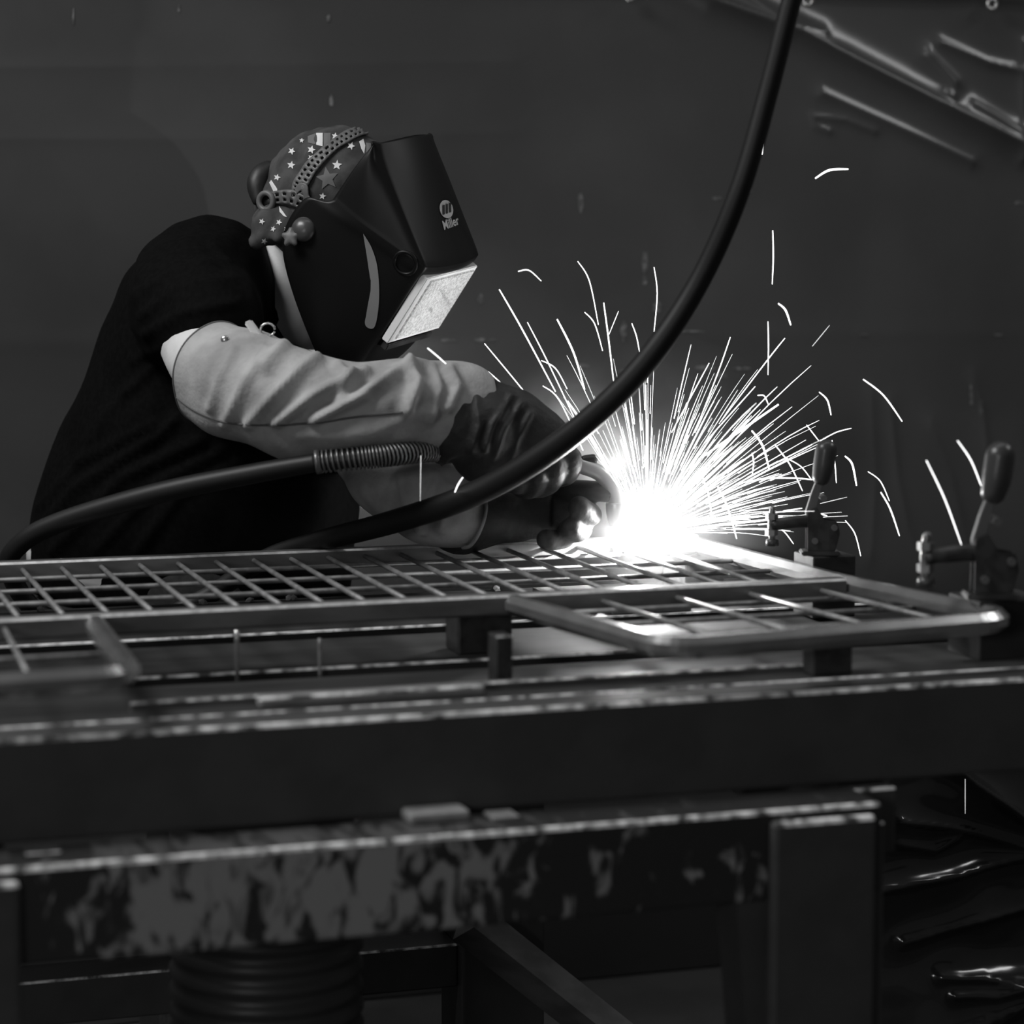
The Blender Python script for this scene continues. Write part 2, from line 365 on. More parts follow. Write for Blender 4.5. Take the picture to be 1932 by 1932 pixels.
# crumpled plastic sheet bunched on the floor at the right, behind the table leg
YS = 3.36
def ws(x, y): p = PY(x, y, YS); return (p.x, p.z)
FOLDS = []
def fold(pts, a, wd): FOLDS.append(([ws(*p) for p in pts], a, wd))
fold([(1790, 1440), (1825, 1470), (1932, 1548), (2050, 1630)], .030, .018)
fold([(1690, 1545), (1800, 1560), (1932, 1595)], .016, .012)
fold([(1690, 1590), (1760, 1602), (1800, 1580)], .012, .010)
fold([(1640, 1675), (1700, 1662), (1790, 1648), (1932, 1610)], .022, .015)
fold([(1700, 1775), (1830, 1735), (1932, 1708)], .020, .014)
fold([(1770, 1840), (1850, 1838), (1932, 1850)], .020, .013)
fold([(1790, 1872), (1860, 1868), (1920, 1845)], .018, .012)
fold([(1780, 1960), (1932, 1862), (2050, 1790)], .05, .035)
bm = bmesh.new(); grid = []; cr = ws(1790, 1750)
for z in steps((.003, .2, .012), (.2, .60, .0042), (.60, .62, .01)):
    row = []
    for u in steps((1.44, 1.62, .012), (1.62, 2.12, .0042), (2.12, 2.4, .012)):
        h = .02 * noise.noise(Vector((u * 4, z * 9, 1))) + .006 * noise.noise(Vector((u * 14, z * 20, 4)))
        for pts, a, wd in FOLDS:
            best = min(seg_d(u, z, pts[q], pts[q + 1])[0] for q in range(len(pts) - 1))
            if best < 5 * wd: h += a * (math.exp(-best / wd) - math.exp(-5.0))
        row.append(bm.verts.new((u, YS - h, z)))
    grid.append(row)
for j in range(len(grid) - 1):
    for i in range(len(grid[0]) - 1): bm.faces.new((grid[j][i], grid[j][i + 1], grid[j + 1][i + 1], grid[j + 1][i]))
o = link('plastic_sheet', fin(bm, 'plastic_sheet'), None, M['film'], True); md = o.modifiers.new('s', 'SOLIDIFY'); md.thickness = .001; bake(o)
tag(o, 'crumpled dark plastic sheet bunched on the floor behind the right table leg', 'plastic sheet')

# ================================================================== WELDED GRATE FRAME
ZG = .95; TW = .0255
def sweep(name, pts, wd, ht, m, parent, bev=.003):
    """rectangular tube swept along a level path; pts are centre points of the top face"""
    pts = [Vector(p) for p in pts]; n = len(pts); bm = bmesh.new(); rings = []
    prof = [(-wd / 2 + bev, 0), (wd / 2 - bev, 0), (wd / 2, -bev), (wd / 2, -ht + bev), (wd / 2 - bev, -ht), (-wd / 2 + bev, -ht), (-wd / 2, -ht + bev), (-wd / 2, -bev)]
    for i, p in enumerate(pts):
        a = (pts[i] - pts[i - 1]).normalized() if i else None; b = (pts[i + 1] - pts[i]).normalized() if i < n - 1 else None
        t = ((a or b) + (b or a)).normalized(); s = Vector((t.y, -t.x, 0)).normalized(); k = 1 / max(.5, s.dot(Vector(((a or b).y, -(a or b).x, 0))))
        rings.append([bm.verts.new(p + s * (x * k) + Z * z) for x, z in prof])
    for i in range(n - 1):
        for k in range(8):
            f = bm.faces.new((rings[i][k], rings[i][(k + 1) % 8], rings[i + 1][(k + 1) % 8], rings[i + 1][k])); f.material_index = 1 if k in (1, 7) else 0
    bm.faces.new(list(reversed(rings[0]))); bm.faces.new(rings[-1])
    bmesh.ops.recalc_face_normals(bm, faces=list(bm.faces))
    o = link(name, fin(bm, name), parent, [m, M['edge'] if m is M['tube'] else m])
    return o
def rounded(pts, r, n=7):
    """round the inner corners of a level polyline"""
    pts = [Vector(p) for p in pts]; out = [pts[0]]
    for i in range(1, len(pts) - 1):
        a = (pts[i - 1] - pts[i]).normalized(); b = (pts[i + 1] - pts[i]).normalized()
        p0 = pts[i] + a * r; p2 = pts[i] + b * r
        for k in range(n + 1):
            t = k / n; out.append(p0.lerp(pts[i], t).lerp(pts[i].lerp(p2, t), t))
    out.append(pts[-1]); return out
gr = thing('welded_grate', (.6, 3.1, ZG - .03), 'welded steel tube frame filled with a rod grid, lying on the table', 'grate')
VB, VF = 3.402, 2.915
def rightu(v): return 1.352 + (VB - v) * .075 if v > VF else 1.3885 + (VF - v) * .165
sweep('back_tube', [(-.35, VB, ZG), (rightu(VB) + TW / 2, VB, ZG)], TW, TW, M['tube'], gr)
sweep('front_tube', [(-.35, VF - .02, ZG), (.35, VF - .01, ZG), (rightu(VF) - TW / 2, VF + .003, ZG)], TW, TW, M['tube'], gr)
sweep('end_tube', rounded([(rightu(VB), VB - TW / 2, ZG), (rightu(VF), VF, ZG), (1.452, 2.60, ZG), (.985, 2.535, ZG), (.922, VF - TW / 2 - .003, ZG)], .055, 10), TW, TW, M['polished'], gr, .008)
sweep('end_tube', rounded([(.405, VF - TW / 2 - .012, ZG), (.395, 2.545, ZG), (-.35, 2.50, ZG)], .05, 10), TW, TW, M['polished'], gr, .008)
rz = ZG - .011
def rod(pts):
    return link('rod', fin(tube_into(bmesh.new(), [Vector(p) for p in pts], .0034, 8), 'rod'), gr, M['rod'], True)
k0 = .378
for i in range(-9, 19):
    u = k0 + i * .0532
    if u < -.15 or u > 1.335: continue
    rod([(u, VB - .012, rz), (u, VF + .006, rz)])
for v in (3.345, 3.232, 3.120, 3.008):
    rod([(-.3, v, rz - .0066), (rightu(v) - .012, v, rz - .0066)])
for i, u in enumerate((1.04, 1.14, 1.24, 1.34)):
    rod([(u, VF - .012, rz - .003), (u + .035, 2.61 if u > 1.2 else 2.565, rz - .003)])
rod([(.945, 2.865, rz - .0096), (1.37, 2.875, rz - .0096)])
rod([(.965, 2.76, rz - .0096), (1.41, 2.775, rz - .0096)])
rod([(.98, 2.66, rz - .0096), (1.42, 2.69, rz - .0096)])
for u in (.10, .20, .30): rod([(u, VF - .03, rz), (u - .01, 2.545, rz)])
rod([(-.3, 2.70, rz - .0066), (.385, 2.72, rz - .0066)])
# supports under the grate
for a, b, c, d, z0, lab in ((.86, .93, 2.93, 2.99, ZT - .0075, 'steel riser block under the front tube near the middle'), (-.05, .02, 3.30, 3.38, ZT - .0035, 'steel riser block under the back tube at the left'),
                        (1.30, 1.36, 3.28, 3.37, ZT - .0035, 'steel riser block under the back right corner'), (1.20, 1.25, 2.62, 2.652, ZT + .0005, 'steel riser block under the near end of the frame')):
    solo('riser_block', (a, b, c, d, z0, ZG - TW - .0005), [M['dark'], M['worn']], lab, 'block', .002, 'riser blocks under the grate')
# plates on the table below the weld
for i, (a, b, c, d, l) in enumerate(((.98, 1.13, 3.17, 3.27, 'left'), (1.145, 1.26, 3.155, 3.25, 'middle'), (1.10, 1.20, 3.28, 3.37, 'rear'))):
    solo('backing_plate', (a, b, c, d, ZT - .0035, ZT + .006), [M['plate'], M['plate']], l + ' pale steel plate under the grate below the weld', 'plate', .001, 'plates below the weld')
for i, (x, y) in enumerate(((30, 1095), (505, 1103), (432, 1106), (350, 1112), (865, 1080), (828, 1062), (520, 1108))):
    p = PZ(x, y, ZT - .002); p.y = max(p.y, 3.165) if p.y > 3.09 else min(p.y, 3.09); p.x = max(p.x, -.2); p.y = min(p.y, 3.42); bm = bmesh.new(); bmesh.ops.create_icosphere(bm, subdivisions=1, radius=.0065)
    for v in bm.verts: v.co = v.co * (1 + .5 * noise.noise(v.co * 200 + Vector((i, 0, 0)))); v.co += p; v.co.z = max(v.co.z, ZT - .0035)
    o = link('slag_chip', fin(bm, 'slag_chip'), None, M['slag']); tag(o, 'small slag crumb under the grate rods, ' + ('leftmost of them', 'fifth from the left', 'third from the left', 'second from the left', 'rightmost of them', 'second from the right', 'third from the right')[i], 'slag', 'slag crumbs under the grate')

# ================================================================== TOGGLE CLAMPS on their jig blocks
def clamp(base, s, label, th=0.):
    """vertical-handle toggle clamp; local x = image right, z = up, y = depth"""
    c = thing('toggle_clamp', base, label, 'clamp', 'toggle clamps')
    ex, ey = rt.copy(), Vector((fw.x, fw.y, 0)).normalized()
    def Q(x, z, y=0): return Vector(base) + ex * (x * s) + Z * (z * s) + ey * (y * s)
    def plate(name, pts, y0, y1, m, bev=.0015):
        bm = bmesh.new(); a = [bm.verts.new(Q(x, z, y0)) for x, z in pts]; b = [bm.verts.new(Q(x, z, y1)) for x, z in pts]; n = len(pts)
        bm.faces.new(a); bm.faces.new(list(reversed(b)))
        for i in range(n): bm.faces.new((a[i], b[i], b[(i + 1) % n], a[(i + 1) % n]))
        bmesh.ops.recalc_face_normals(bm, faces=list(bm.faces))
        bmesh.ops.bevel(bm, geom=list(bm.edges), offset=bev * s, segments=2, affect='EDGES')
        return link(name, fin(bm, name), c, m)
    plate('base_plate', [(-.026, 0), (.026, 0), (.026, .006), (-.026, .006)], -.018, .018, M['dark'])
    bpl = [(-.018, .006), (.020, .006), (.026, .030), (.022, .046), (.006, .048), (-.006, .066), (-.018, .060)]
    for y in (-.012, .009): plate('body_plate', bpl, y, y + .003, M['dark'], .0008)
    bm = bmesh.new(); capsule(bm, [Q(-.016, .045), Q(-.030, .045), Q(-.052, .042), Q(-.060, .041)], [.0085 * s] * 4, 4, 10); link('hold_down_arm', fin(bm, 'arm'), c, M['dark'], True)
    bm = bmesh.new(); capsule(bm, [Q(-.064, .062), Q(-.066, .040), Q(-.064, .020)], [.0045 * s] * 3, 4, 10)
    sp = link('spindle', fin(bm, 'spindle'), c, M['spring'], True)
    for z in (.052, .030):
        bm = bmesh.new(); tube_into(bm, [Q(-.065, z - .004), Q(-.065, z + .004)], .0085 * s, 6); link('nut', fin(bm, 'nut'), sp, M['spring'])
    bm = bmesh.new(); tube_into(bm, [Q(-.064, .012), Q(-.064, .020), Q(-.064, .022)], [.009 * s, .0085 * s, .004 * s], 16); link('rubber_foot', fin(bm, 'foot'), sp, M['grip'], True)
    plate('handle_bar', [(-.016, .040), (-.010, .040), (-.002, .080), (.006, .112), (-.002, .112), (-.012, .085), (-.020, .058)], -.006, .006, M['spring'], .001)
    bm = bmesh.new(); capsule(bm, [Q(.001, .106), Q(.004, .120), Q(.007, .142)], [.0125 * s, .0145 * s, .0145 * s], 5, 18); link('handle_grip', fin(bm, 'grip'), c, M['grip'], True)
    for x, z in ((.003, .078), (.018, .038), (-.008, .020)):
        bm = bmesh.new(); tube_into(bm, [Q(x, z, -.016), Q(x, z, .016)], .0042 * s, 14); link('rivet', fin(bm, 'rivet'), c, M['spring'])
    return c
c1 = P(1546, 1046, 3.37); bz = c1.z
solo('jig_block', (c1.x - .018, c1.x + .045, c1.y - .020, c1.y + .045, ZT - .0035, bz - .0005), [M['topsteel'], M['topsteel']], 'dark steel jig block right of the grate under the smaller clamp', 'block', .002)
clamp((c1.x, c1.y, bz), 1.0, 'smaller black toggle clamp beside the sparks, handle upright')
c2 = P(1868, 1128, 3.02); bz2 = c2.z
solo('jig_block', (c2.x - .025, c2.x + .07, c2.y - .022, c2.y + .06, ZT + .0005, bz2 - .0005), [M['topsteel'], M['topsteel']], 'dark steel jig block at right edge under the larger clamp', 'block', .002)
clamp((c2.x, c2.y, bz2), 1.22, 'larger blurred toggle clamp at the right edge, handle upright')

# ================================================================== HELMET FRAME OF REFERENCE
HD = 3.74
def cvec(x, y, z): return rt * x + up * y - fw * z            # right, up, towards the aisle
HF = cvec(.748, -.623, .222).normalized(); HU = cvec(.505, .755, .416); HU = (HU - HF * HU.dot(HF)).normalized(); HS = HF.cross(HU).normalized()
HO = P(650, 450, HD)
def hl(f, s, h): return HO + HF * f + HS * s + HU * h

# ================================================================== PERSON
hip = P(350, 1120, 3.93)
person = thing('person', (hip.x, hip.y, 0), 'person in black T-shirt and leather sleeves bending over the grate to weld', 'person')
def ring(x, y, d, hx, hy, b, bz=0.): # centre pixel, half axis in px (image plane), half depth in m
    k = d / F; return (P(x, y, d), rt * (hx * k) - up * (hy * k), -fw * b)
TOR = [ring(330, 1300, 3.98, 250, 10, .17), ring(345, 1160, 3.96, 285, 40, .19), ring(360, 1035, 3.93, 302, 55, .20), ring(390, 905, 3.91, 285, 65, .205), ring(415, 770, 3.90, 255, 60, .21),
       ring(418, 660, 3.89, 210, 62, .22), ring(408, 572, 3.89, 158, 62, .22), ring(425, 508, 3.89, 108, 50, .18), ring(462, 468, 3.89, 42, 32, .10)]
def scaled(rings, k): return [(c, a * k, b * k) for c, a, b in rings]
# --- skin body: one continuous surface
arm_near = [P(350, 580, 3.74), P(402, 696, 3.52), P(560, 775, 3.40), P(740, 775, 3.42), P(920, 790, 3.47)]
arm_far = [P(520, 620, 4.02), P(660, 790, 3.80), P(800, 938, 3.545), P(900, 975, 3.57)]
bm = bmesh.new(); loft_into(bm, scaled(TOR, .9))
capsule(bm, [P(535, 620, 3.83), P(560, 530, 3.81), P(605, 440, 3.78)], [.074, .068, .062])
ellipsoid(bm, hl(-.04, 0, .03), (HF * .098, HS * .075, HU * .112)); ellipsoid(bm, hl(.015, 0, -.055), (HF * .058, HS * .055, HU * .058))
ellipsoid(bm, hl(.065, 0, -.01), (HF * .02, HS * .012, HU * .022))                                  # nose
ellipsoid(bm, hl(.055, 0, -.06), (HF * .012, HS * .025, HU * .008))                                # lips
for s in (-1, 1):
    ellipsoid(bm, hl(-.045, s * .076, .0), (HF * .018, HS * .008, HU * .030)); ellipsoid(bm, hl(.05, s * .03, .03), (HF * .012, HS * .022, HU * .008))
capsule(bm, arm_near, [.055, .056, .050, .042, .030]); capsule(bm, arm_far, [.06, .05, .042, .032])
for s in (-.1, .12):
    k = Vector((hip.x, hip.y, 0)) + Y * s
    capsule(bm, [k + Z * .86, k + Vector((.03, 0, .48)), k + Vector((0, 0, .09))], [.085, .055, .042])
    capsule(bm, [k + Z * .05, k + Vector((.17, 0, .04))], [.04, .03])
body = link('body', remesh(bm, .009, 4), person, M['skin'], True); tag(body, 'pale skin of neck and upper arm')
# --- trousers and boots
bm = bmesh.new(); loft_into(bm, [(c + Z * 0, a * 1.0, b * 1.0) for c, a, b in TOR[:2]] + [], cap=True, n=3)
for s in (-.1, .12):
    k = Vector((hip.x, hip.y, 0)) + Y * s
    capsule(bm, [k + Z * .84, k + Vector((.03, 0, .48)), k + Vector((0, 0, .16))], [.105, .080, .072])
link('trousers', remesh(bm, .012, 4), person, M['jeans'], True)
for s in (-.1, .12):
    k = Vector((hip.x, hip.y, 0)) + Y * s; bm = bmesh.new()
    capsule(bm, [k + Z * .20, k + Vector((.0, 0, .07)), k + Vector((.09, 0, .055)), k + Vector((.19, 0, .045))], [.062, .060, .052, .042])
    me = remesh(bm, .008, 3)
    for v in me.vertices: v.co.z = max(v.co.z, .001)
    link('boot', me, person, M['boot'], True)
bm = bmesh.new()
loft_into(bm, [ring(350, 1130, 3.96, 296, 42, .198), ring(356, 1085, 3.95, 303, 50, .203)], 36, 3); link('waistband', fin(bm, 'waistband'), person, M['belt'], True)
# --- T-shirt with collar
bm = bmesh.new(); loft_into(bm, TOR[1:], 36)
capsule(bm, [P(395, 545, 3.80), P(372, 580, 3.68), P(398, 606, 3.59)], [.115, .105, .080])
capsule(bm, [P(500, 560, 4.02), P(600, 700, 3.99)], [.10, .085])
capsule(bm, [P(480, 740, 3.68), P(560, 770, 3.72), P(630, 800, 3.78)], [.085, .088, .080])
ellipsoid(bm, P(560, 740, 3.95), (rt * .085, up * .12, fw * .16))
me = remesh(bm, .008, 8)
crease(me, [([(60, 1010), (140, 920), (300, 820), (330, 790)], .008, 10), ([(75, 960), (150, 870), (290, 800)], .006, 9), ([(100, 1040), (230, 900), (380, 830)], .008, 11), ([(180, 1040), (300, 910), (420, 850)], .006, 10),
            ([(260, 1040), (340, 930), (460, 870)], .006, 12), ([(255, 560), (330, 500), (430, 490)], .005, 10), ([(265, 600), (330, 535), (440, 525)], .006, 9), ([(275, 630), (340, 590), (450, 570)], .006, 9),
            ([(250, 680), (330, 650), (400, 640)], .006, 10), ([(235, 740), (290, 690), (330, 670)], .006, 10), ([(150, 870), (200, 780), (250, 730)], .005, 12), ([(400, 455), (470, 540), (500, 600)], .005, 9)], .006, 14)
link('t_shirt', me, person, M['shirt'], True)
bm = bmesh.new(); cc = P(512, 548, 3.83); k = 3.865 / F
ca = rt * (42 * k) - up * (102 * k); cb = -fw * .085 - rt * .012
tube_into(bm, [cc + ca * math.cos(t) + cb * math.sin(t) for t in [2 * math.pi * i / 40 for i in range(41)]], .010, 10); link('collar', fin(bm, 'collar'), person, M['shirt'], True)
# --- leather welding sleeves
SLP = [P(395, 700, 3.495), P(455, 725, 3.45), P(570, 765, 3.40), P(720, 768, 3.40), P(850, 765, 3.44), P(910, 772, 3.46)]
def sleeve(path, rad, folds, amp):
    bm = bmesh.new(); n = 26; q = smoothline(path, n); r = smoothvals(rad, n); tube_into(bm, q, r, 132, False)
    # turned-in hem and inner wall give the cloth its thickness
    me = fin(bm, 'sleeve'); crease(me, folds, amp, 11)
    return me
sf = [([(425, 800), (452, 745), (480, 690), (500, 660)], .010, 10), ([(470, 800), (520, 745), (575, 690), (600, 668)], .014, 11), ([(520, 800), (590, 748), (650, 715), (690, 690)], .015, 12), ([(590, 795), (680, 745), (760, 690), (800, 672)], .016, 13),
      ([(500, 690), (530, 655), (545, 640)], .016, 14), ([(690, 750), (640, 770), (600, 785)], .006, 9), ([(772, 690), (788, 720), (770, 775)], .018, 13), ([(850, 690), (868, 725), (850, 770)], .014, 13),
      ([(640, 680), (665, 705), (640, 750)], .012, 11), ([(560, 825), (700, 815), (820, 780)], .006, 14), ([(395, 770), (410, 720), (440, 660)], .006, 10), ([(820, 680), (835, 730), (815, 800)], .010, 10)]
sl = link('welding_sleeve', sleeve(SLP, [.072, .077, .074, .066, .064, .048], sf, .012), person, M['leather'], True); tag(sl, 'light grey suede welding sleeve on the near arm')
hem_ring = [v.co.copy() for v in sl.data.vertices[:132]]
md = sl.modifiers.new('s', 'SOLIDIFY'); md.thickness = .003; bake(sl)
link('sleeve_hem', fin(tube_into(bmesh.new(), hem_ring + hem_ring[:1], .0016, 6, False), 'hem'), sl, M['hem'], True)
# seam, hem stitching and buckle on the near sleeve
sb = bvh(sl)
def hit(x, y, tree, off=.0015):
    r = ray(x, y).normalized(); h = tree.ray_cast(CP, r)
    if h[0] is None: return None
    n = h[1] if h[1].dot(r) < 0 else -h[1]
    return h[0] + n * off, n
def hits(pts, tree, off=.001, n=8):
    q = smoothline([Vector((a, b, 0)) for a, b in pts], n); out = []
    for p in q:
        h = hit(p.x, p.y, tree, off)
        if h: out.append(h[0])
    return out
seam = hits([(328, 745), (360, 770), (395, 787), (440, 799), (520, 802), (600, 797), (680, 786), (760, 778)], sb, .0002)
if len(seam) > 3: link('seam', fin(tube_into(bmesh.new(), seam, .0016, 6), 'seam'), sl, M['hem'], True)
bm = bmesh.new(); bq = [(460, 609), (474, 602), (502, 640), (488, 650)]
a_ = [bm.verts.new(P(x, y, 3.418)) for x, y in bq]; b_ = [bm.verts.new(P(x, y, 3.430)) for x, y in bq]
bm.faces.new(a_); bm.faces.new(list(reversed(b_)))
for i in range(4): bm.faces.new((a_[i], b_[i], b_[(i + 1) % 4], a_[(i + 1) % 4]))
bm.normal_update(); bmesh.ops.recalc_face_normals(bm, faces=list(bm.faces)); bmesh.ops.bevel(bm, geom=list(bm.edges), offset=.002, segments=2, affect='EDGES'); o = link('buckle', fin(bm, 'buckle'), sl, M['bright'])
bm = bmesh.new(); tube_into(bm, [P(505, 622, 3.425) + rt * .010 * math.cos(t) + up * .009 * math.sin(t) for t in [i * .5 for i in range(13)]], .0018, 6); link('buckle_ring', fin(bm, 'ring'), sl, M['bright'], True)
bm = bmesh.new(); h = hit(425, 642, sb, .001)
if h: ellipsoid(bm, h[0], (rt * .006, up * .006, fw * .003)); link('snap', fin(bm, 'snap'), sl, M['bright'], True)
SLF = [P(690, 825, 3.72), P(740, 900, 3.60), P(810, 948, 3.53), P(890, 975, 3.55)]
me = sleeve(SLF, [.062, .060, .062, .052], [([(820, 900), (800, 950), (790, 1000)], .01, 10), ([(850, 920), (835, 960), (830, 1000)], .008, 10), ([(760, 900), (770, 960), (800, 1005)], .008, 10)], .010)
sl2 = link('welding_sleeve', me, person, M['leather'], True); md = sl2.modifiers.new('s', 'SOLIDIFY'); md.thickness = .003; bake(sl2); tag(sl2, 'shaded grey suede sleeve on the far arm')
# --- gloves
def glove(palm, fingers, cuff, vox=.0034):
    bm = bmesh.new(); loft_into(bm, palm, 20, 4)
    for pts, r in fingers: capsule(bm, pts, r, 6, 14)
    if cuff: capsule(bm, cuff[0], cuff[1], 5, 22)
    me = remesh(bm, vox, 4); return me
# far (left) hand: palm towards the aisle, little finger down on the rods, fingertips curled round the gun neck
pal = [(P(885, 972, 3.60), up * .038, fw * .024), (P(935, 962, 3.58), up * .048, fw * .024), (P(985, 955, 3.575), up * .052, fw * .022), (P(1040, 945, 3.58), up * .046, fw * .020)]
fing = [([P(1030, 990, 3.585), P(1062, 1006, 3.58), P(1066, 1016, 3.545), P(1044, 1019, 3.515), P(1031, 1018, 3.500)], [.0135, .0140, .0140, .0150, .0152]),
        ([P(1048, 965, 3.585), P(1090, 990, 3.58), P(1098, 1000, 3.545), P(1085, 1003, 3.52), P(1076, 998, 3.507)], [.0145, .0150, .0150, .0165, .0165]),
        ([P(1050, 945, 3.585), P(1105, 962, 3.575), P(1116, 972, 3.545), P(1105, 966, 3.52), P(1093, 957, 3.507)], [.0150, .0155, .0155, .0170, .0168]),
        ([P(1040, 925, 3.58), P(1090, 925, 3.565), P(1130, 927, 3.55), P(1148, 930, 3.545)], [.0150, .0155, .0150, .0145]),
        ([P(985, 925, 3.565), P(1030, 898, 3.545), P(1068, 882, 3.53), P(1078, 874, 3.528)], [.016, .0155, .0150, .0130])]
gl = link('glove', glove(pal, fing, ([P(870, 972, 3.565), P(930, 966, 3.575)], [.058, .048])), person, M['glove'], True); tag(gl, 'dark glove resting on the rods, fingers curled round the gun neck')
# near (right) hand: back of hand towards the aisle, gripping the gun handle
pal = [(P(895, 790, 3.455), up * .056 + rt * .02, fw * .045), (P(945, 805, 3.45), up * .052 + rt * .03, fw * .038), (P(1000, 830, 3.455), up * .044 + rt * .03, fw * .028), (P(1040, 848, 3.465), up * .034 + rt * .022, fw * .022)]
fing = [([P(1045, 832, 3.465), P(1075, 862, 3.478), P(1072, 895, 3.50), P(1040, 905, 3.52)], [.0155, .015, .0145, .014]),
        ([P(1020, 842, 3.455), P(1046, 880, 3.462), P(1040, 912, 3.49), P(1010, 918, 3.515)], [.0160, .0155, .015, .0145]),
        ([P(995, 850, 3.45), P(1014, 890, 3.457), P(1008, 918, 3.485), P(980, 920, 3.51)], [.0155, .015, .0145, .014]),
        ([P(970, 855, 3.45), P(984, 893, 3.46), P(976, 914, 3.485), P(955, 914, 3.505)], [.0145, .014, .0135, .013]),
        ([P(975, 800, 3.47), P(1020, 815, 3.51), P(1060, 845, 3.53), P(1080, 862, 3.535)], [.017, .016, .015, .0135])]
gr2m = glove(pal, fing, ([P(880, 800, 3.455), P(905, 820, 3.455), P(915, 845, 3.46)], [.070, .067, .054]))
crease(gr2m, [([(965, 745), (930, 800), (915, 850)], .006, 6), ([(985, 760), (950, 810), (935, 860)], .006, 6), ([(1000, 780), (975, 830), (965, 870)], .005, 7), ([(900, 750), (905, 800), (890, 850)], .005, 8)], .004, 22)
gl2 = link('glove', gr2m, person, M['glove'], True); tag(gl2, 'dark glove with ribbed cuff gripping the welding gun')
# --- cap with printed stars and stripes, tied at the nape
bm = bmesh.new(); ellipsoid(bm, hl(-.045, 0, .036), (HF * .112, HS * .088, HU * .114), 48, 32)
ellipsoid(bm, hl(-.085, 0, -.005), (HF * .07, HS * .078, HU * .07), 32, 20)
me = remesh(bm, .005, 5)
me.update()
for v in me.vertices:
    n_ = v.normal.copy(); v.co += n_ * (.004 * noise.noise(v.co * 28) + .0025 * noise.noise(v.co * 60))
cap = link('cap', me, person, M['cap'], True); tag(cap, 'grey cap printed with white stars and stripes')
ct = bvh(cap)
def decal(name, poly, tree, m, parent, off=.0012, sub=2):
    """print a polygon (pixel outline) onto a surface, following its curve"""
    bm = bmesh.new(); c = Vector((sum(p[0] for p in poly) / len(poly), sum(p[1] for p in poly) / len(poly), 0))
    def at(x, y):
        h = hit(x, y, tree, off); return h[0] if h else None
    n = len(poly); K = 3; rows = []
    for j in range(1, K + 1):
        r = []
        for x, y in poly:
            q = at(c.x + (x - c.x) * j / K, c.y + (y - c.y) * j / K)
            if q is None: bm.free(); return
            r.append(bm.verts.new(q))
        rows.append(r)
    q = at(c.x, c.y)
    if q is None: bm.free(); return
    cv = bm.verts.new(q)
    for i in range(n):
        bm.faces.new((cv, rows[0][i], rows[0][(i + 1) % n]))
        for j in range(K - 1): bm.faces.new((rows[j][i], rows[j + 1][i], rows[j + 1][(i + 1) % n], rows[j][(i + 1) % n]))
    return link(name, fin(bm, name), parent, m, True)
def star(x, y, r, rot=0., k=.45):
    return [(x + r * (1 if i % 2 == 0 else k) * math.sin(rot + i * math.pi / 5), y - r * (1 if i % 2 == 0 else k) * math.cos(rot + i * math.pi / 5)) for i in range(10)]
for x, y, r, a in ((550, 312, 8, .2), (551, 286, 7, .5), (636, 312, 10, .1), (524, 335, 7, .3), (632, 258, 7, .2), (662, 276, 8, .4), (588, 283, 8, .3), (686, 316, 6, .1), (609, 370, 7, .2), (587, 298, 6, .6), (648, 372, 4, 0), (534, 378, 6, .4), (570, 266, 5, .1), (700, 300, 5, .3)):
    decal('star_print', star(x, y, r, a), ct, M['capstar'], cap)
decal('star_print', star(618, 337, 22, -.15), ct, M['capgrey'], cap)
for poly in ([(597, 252), (609, 252), (609, 277), (597, 274)], [(677, 268), (685, 263), (689, 276), (687, 291), (681, 281)], [(703, 269), (709, 274), (718, 285), (711, 293), (704, 297), (705, 282)], [(509, 345), (513, 340), (524, 356), (525, 362), (518, 363)], [(592, 383), (604, 378), (604, 384), (594, 388)]):
    decal('stripe_print', poly, ct, M['capstar'], cap)
for poly in ([(581, 258), (595, 253), (595, 273), (582, 270)], [(611, 252), (624, 252), (622, 274), (611, 275)], [(690, 270), (701, 272), (703, 295), (691, 293)]):
    decal('stripe_print', poly, ct, M['capgrey'], cap)
bm = bmesh.new(); dk = 3.66
capsule(bm, [P(525, 395, 3.70), P(508, 425, 3.69), P(490, 452, 3.68)], [.018, .026, .016]); capsule(bm, [P(530, 400, 3.70), P(545, 425, 3.68), P(528, 445, 3.67)], [.018, .022, .014])
capsule(bm, [P(515, 400, 3.71), P(500, 415, 3.70)], [.022, .018]); ellipsoid(bm, P(478 + 22, 448, 3.69), (rt * .022, up * .012, fw * .02))
me = remesh(bm, .004, 3); me.update()
for v in me.vertices: v.co += v.normal * .005 * noise.noise(v.co * 45)
kn = link('cap_knot', me, person, M['cap'], True); tag(kn, 'crumpled knotted cloth ends of the printed cap at the nape'); kt = bvh(kn)
for x, y, r in ((516, 432, 6), (527, 420, 6), (498, 455, 6), (540, 432, 5), (495, 418, 6)): decal('star_print', star(x, y, r, .4), kt, M['capstar'], kn)
for poly in ([(527, 390), (533, 398), (541, 410), (536, 409), (528, 400)],): decal('stripe_print', poly, kt, M['capstar'], kn)

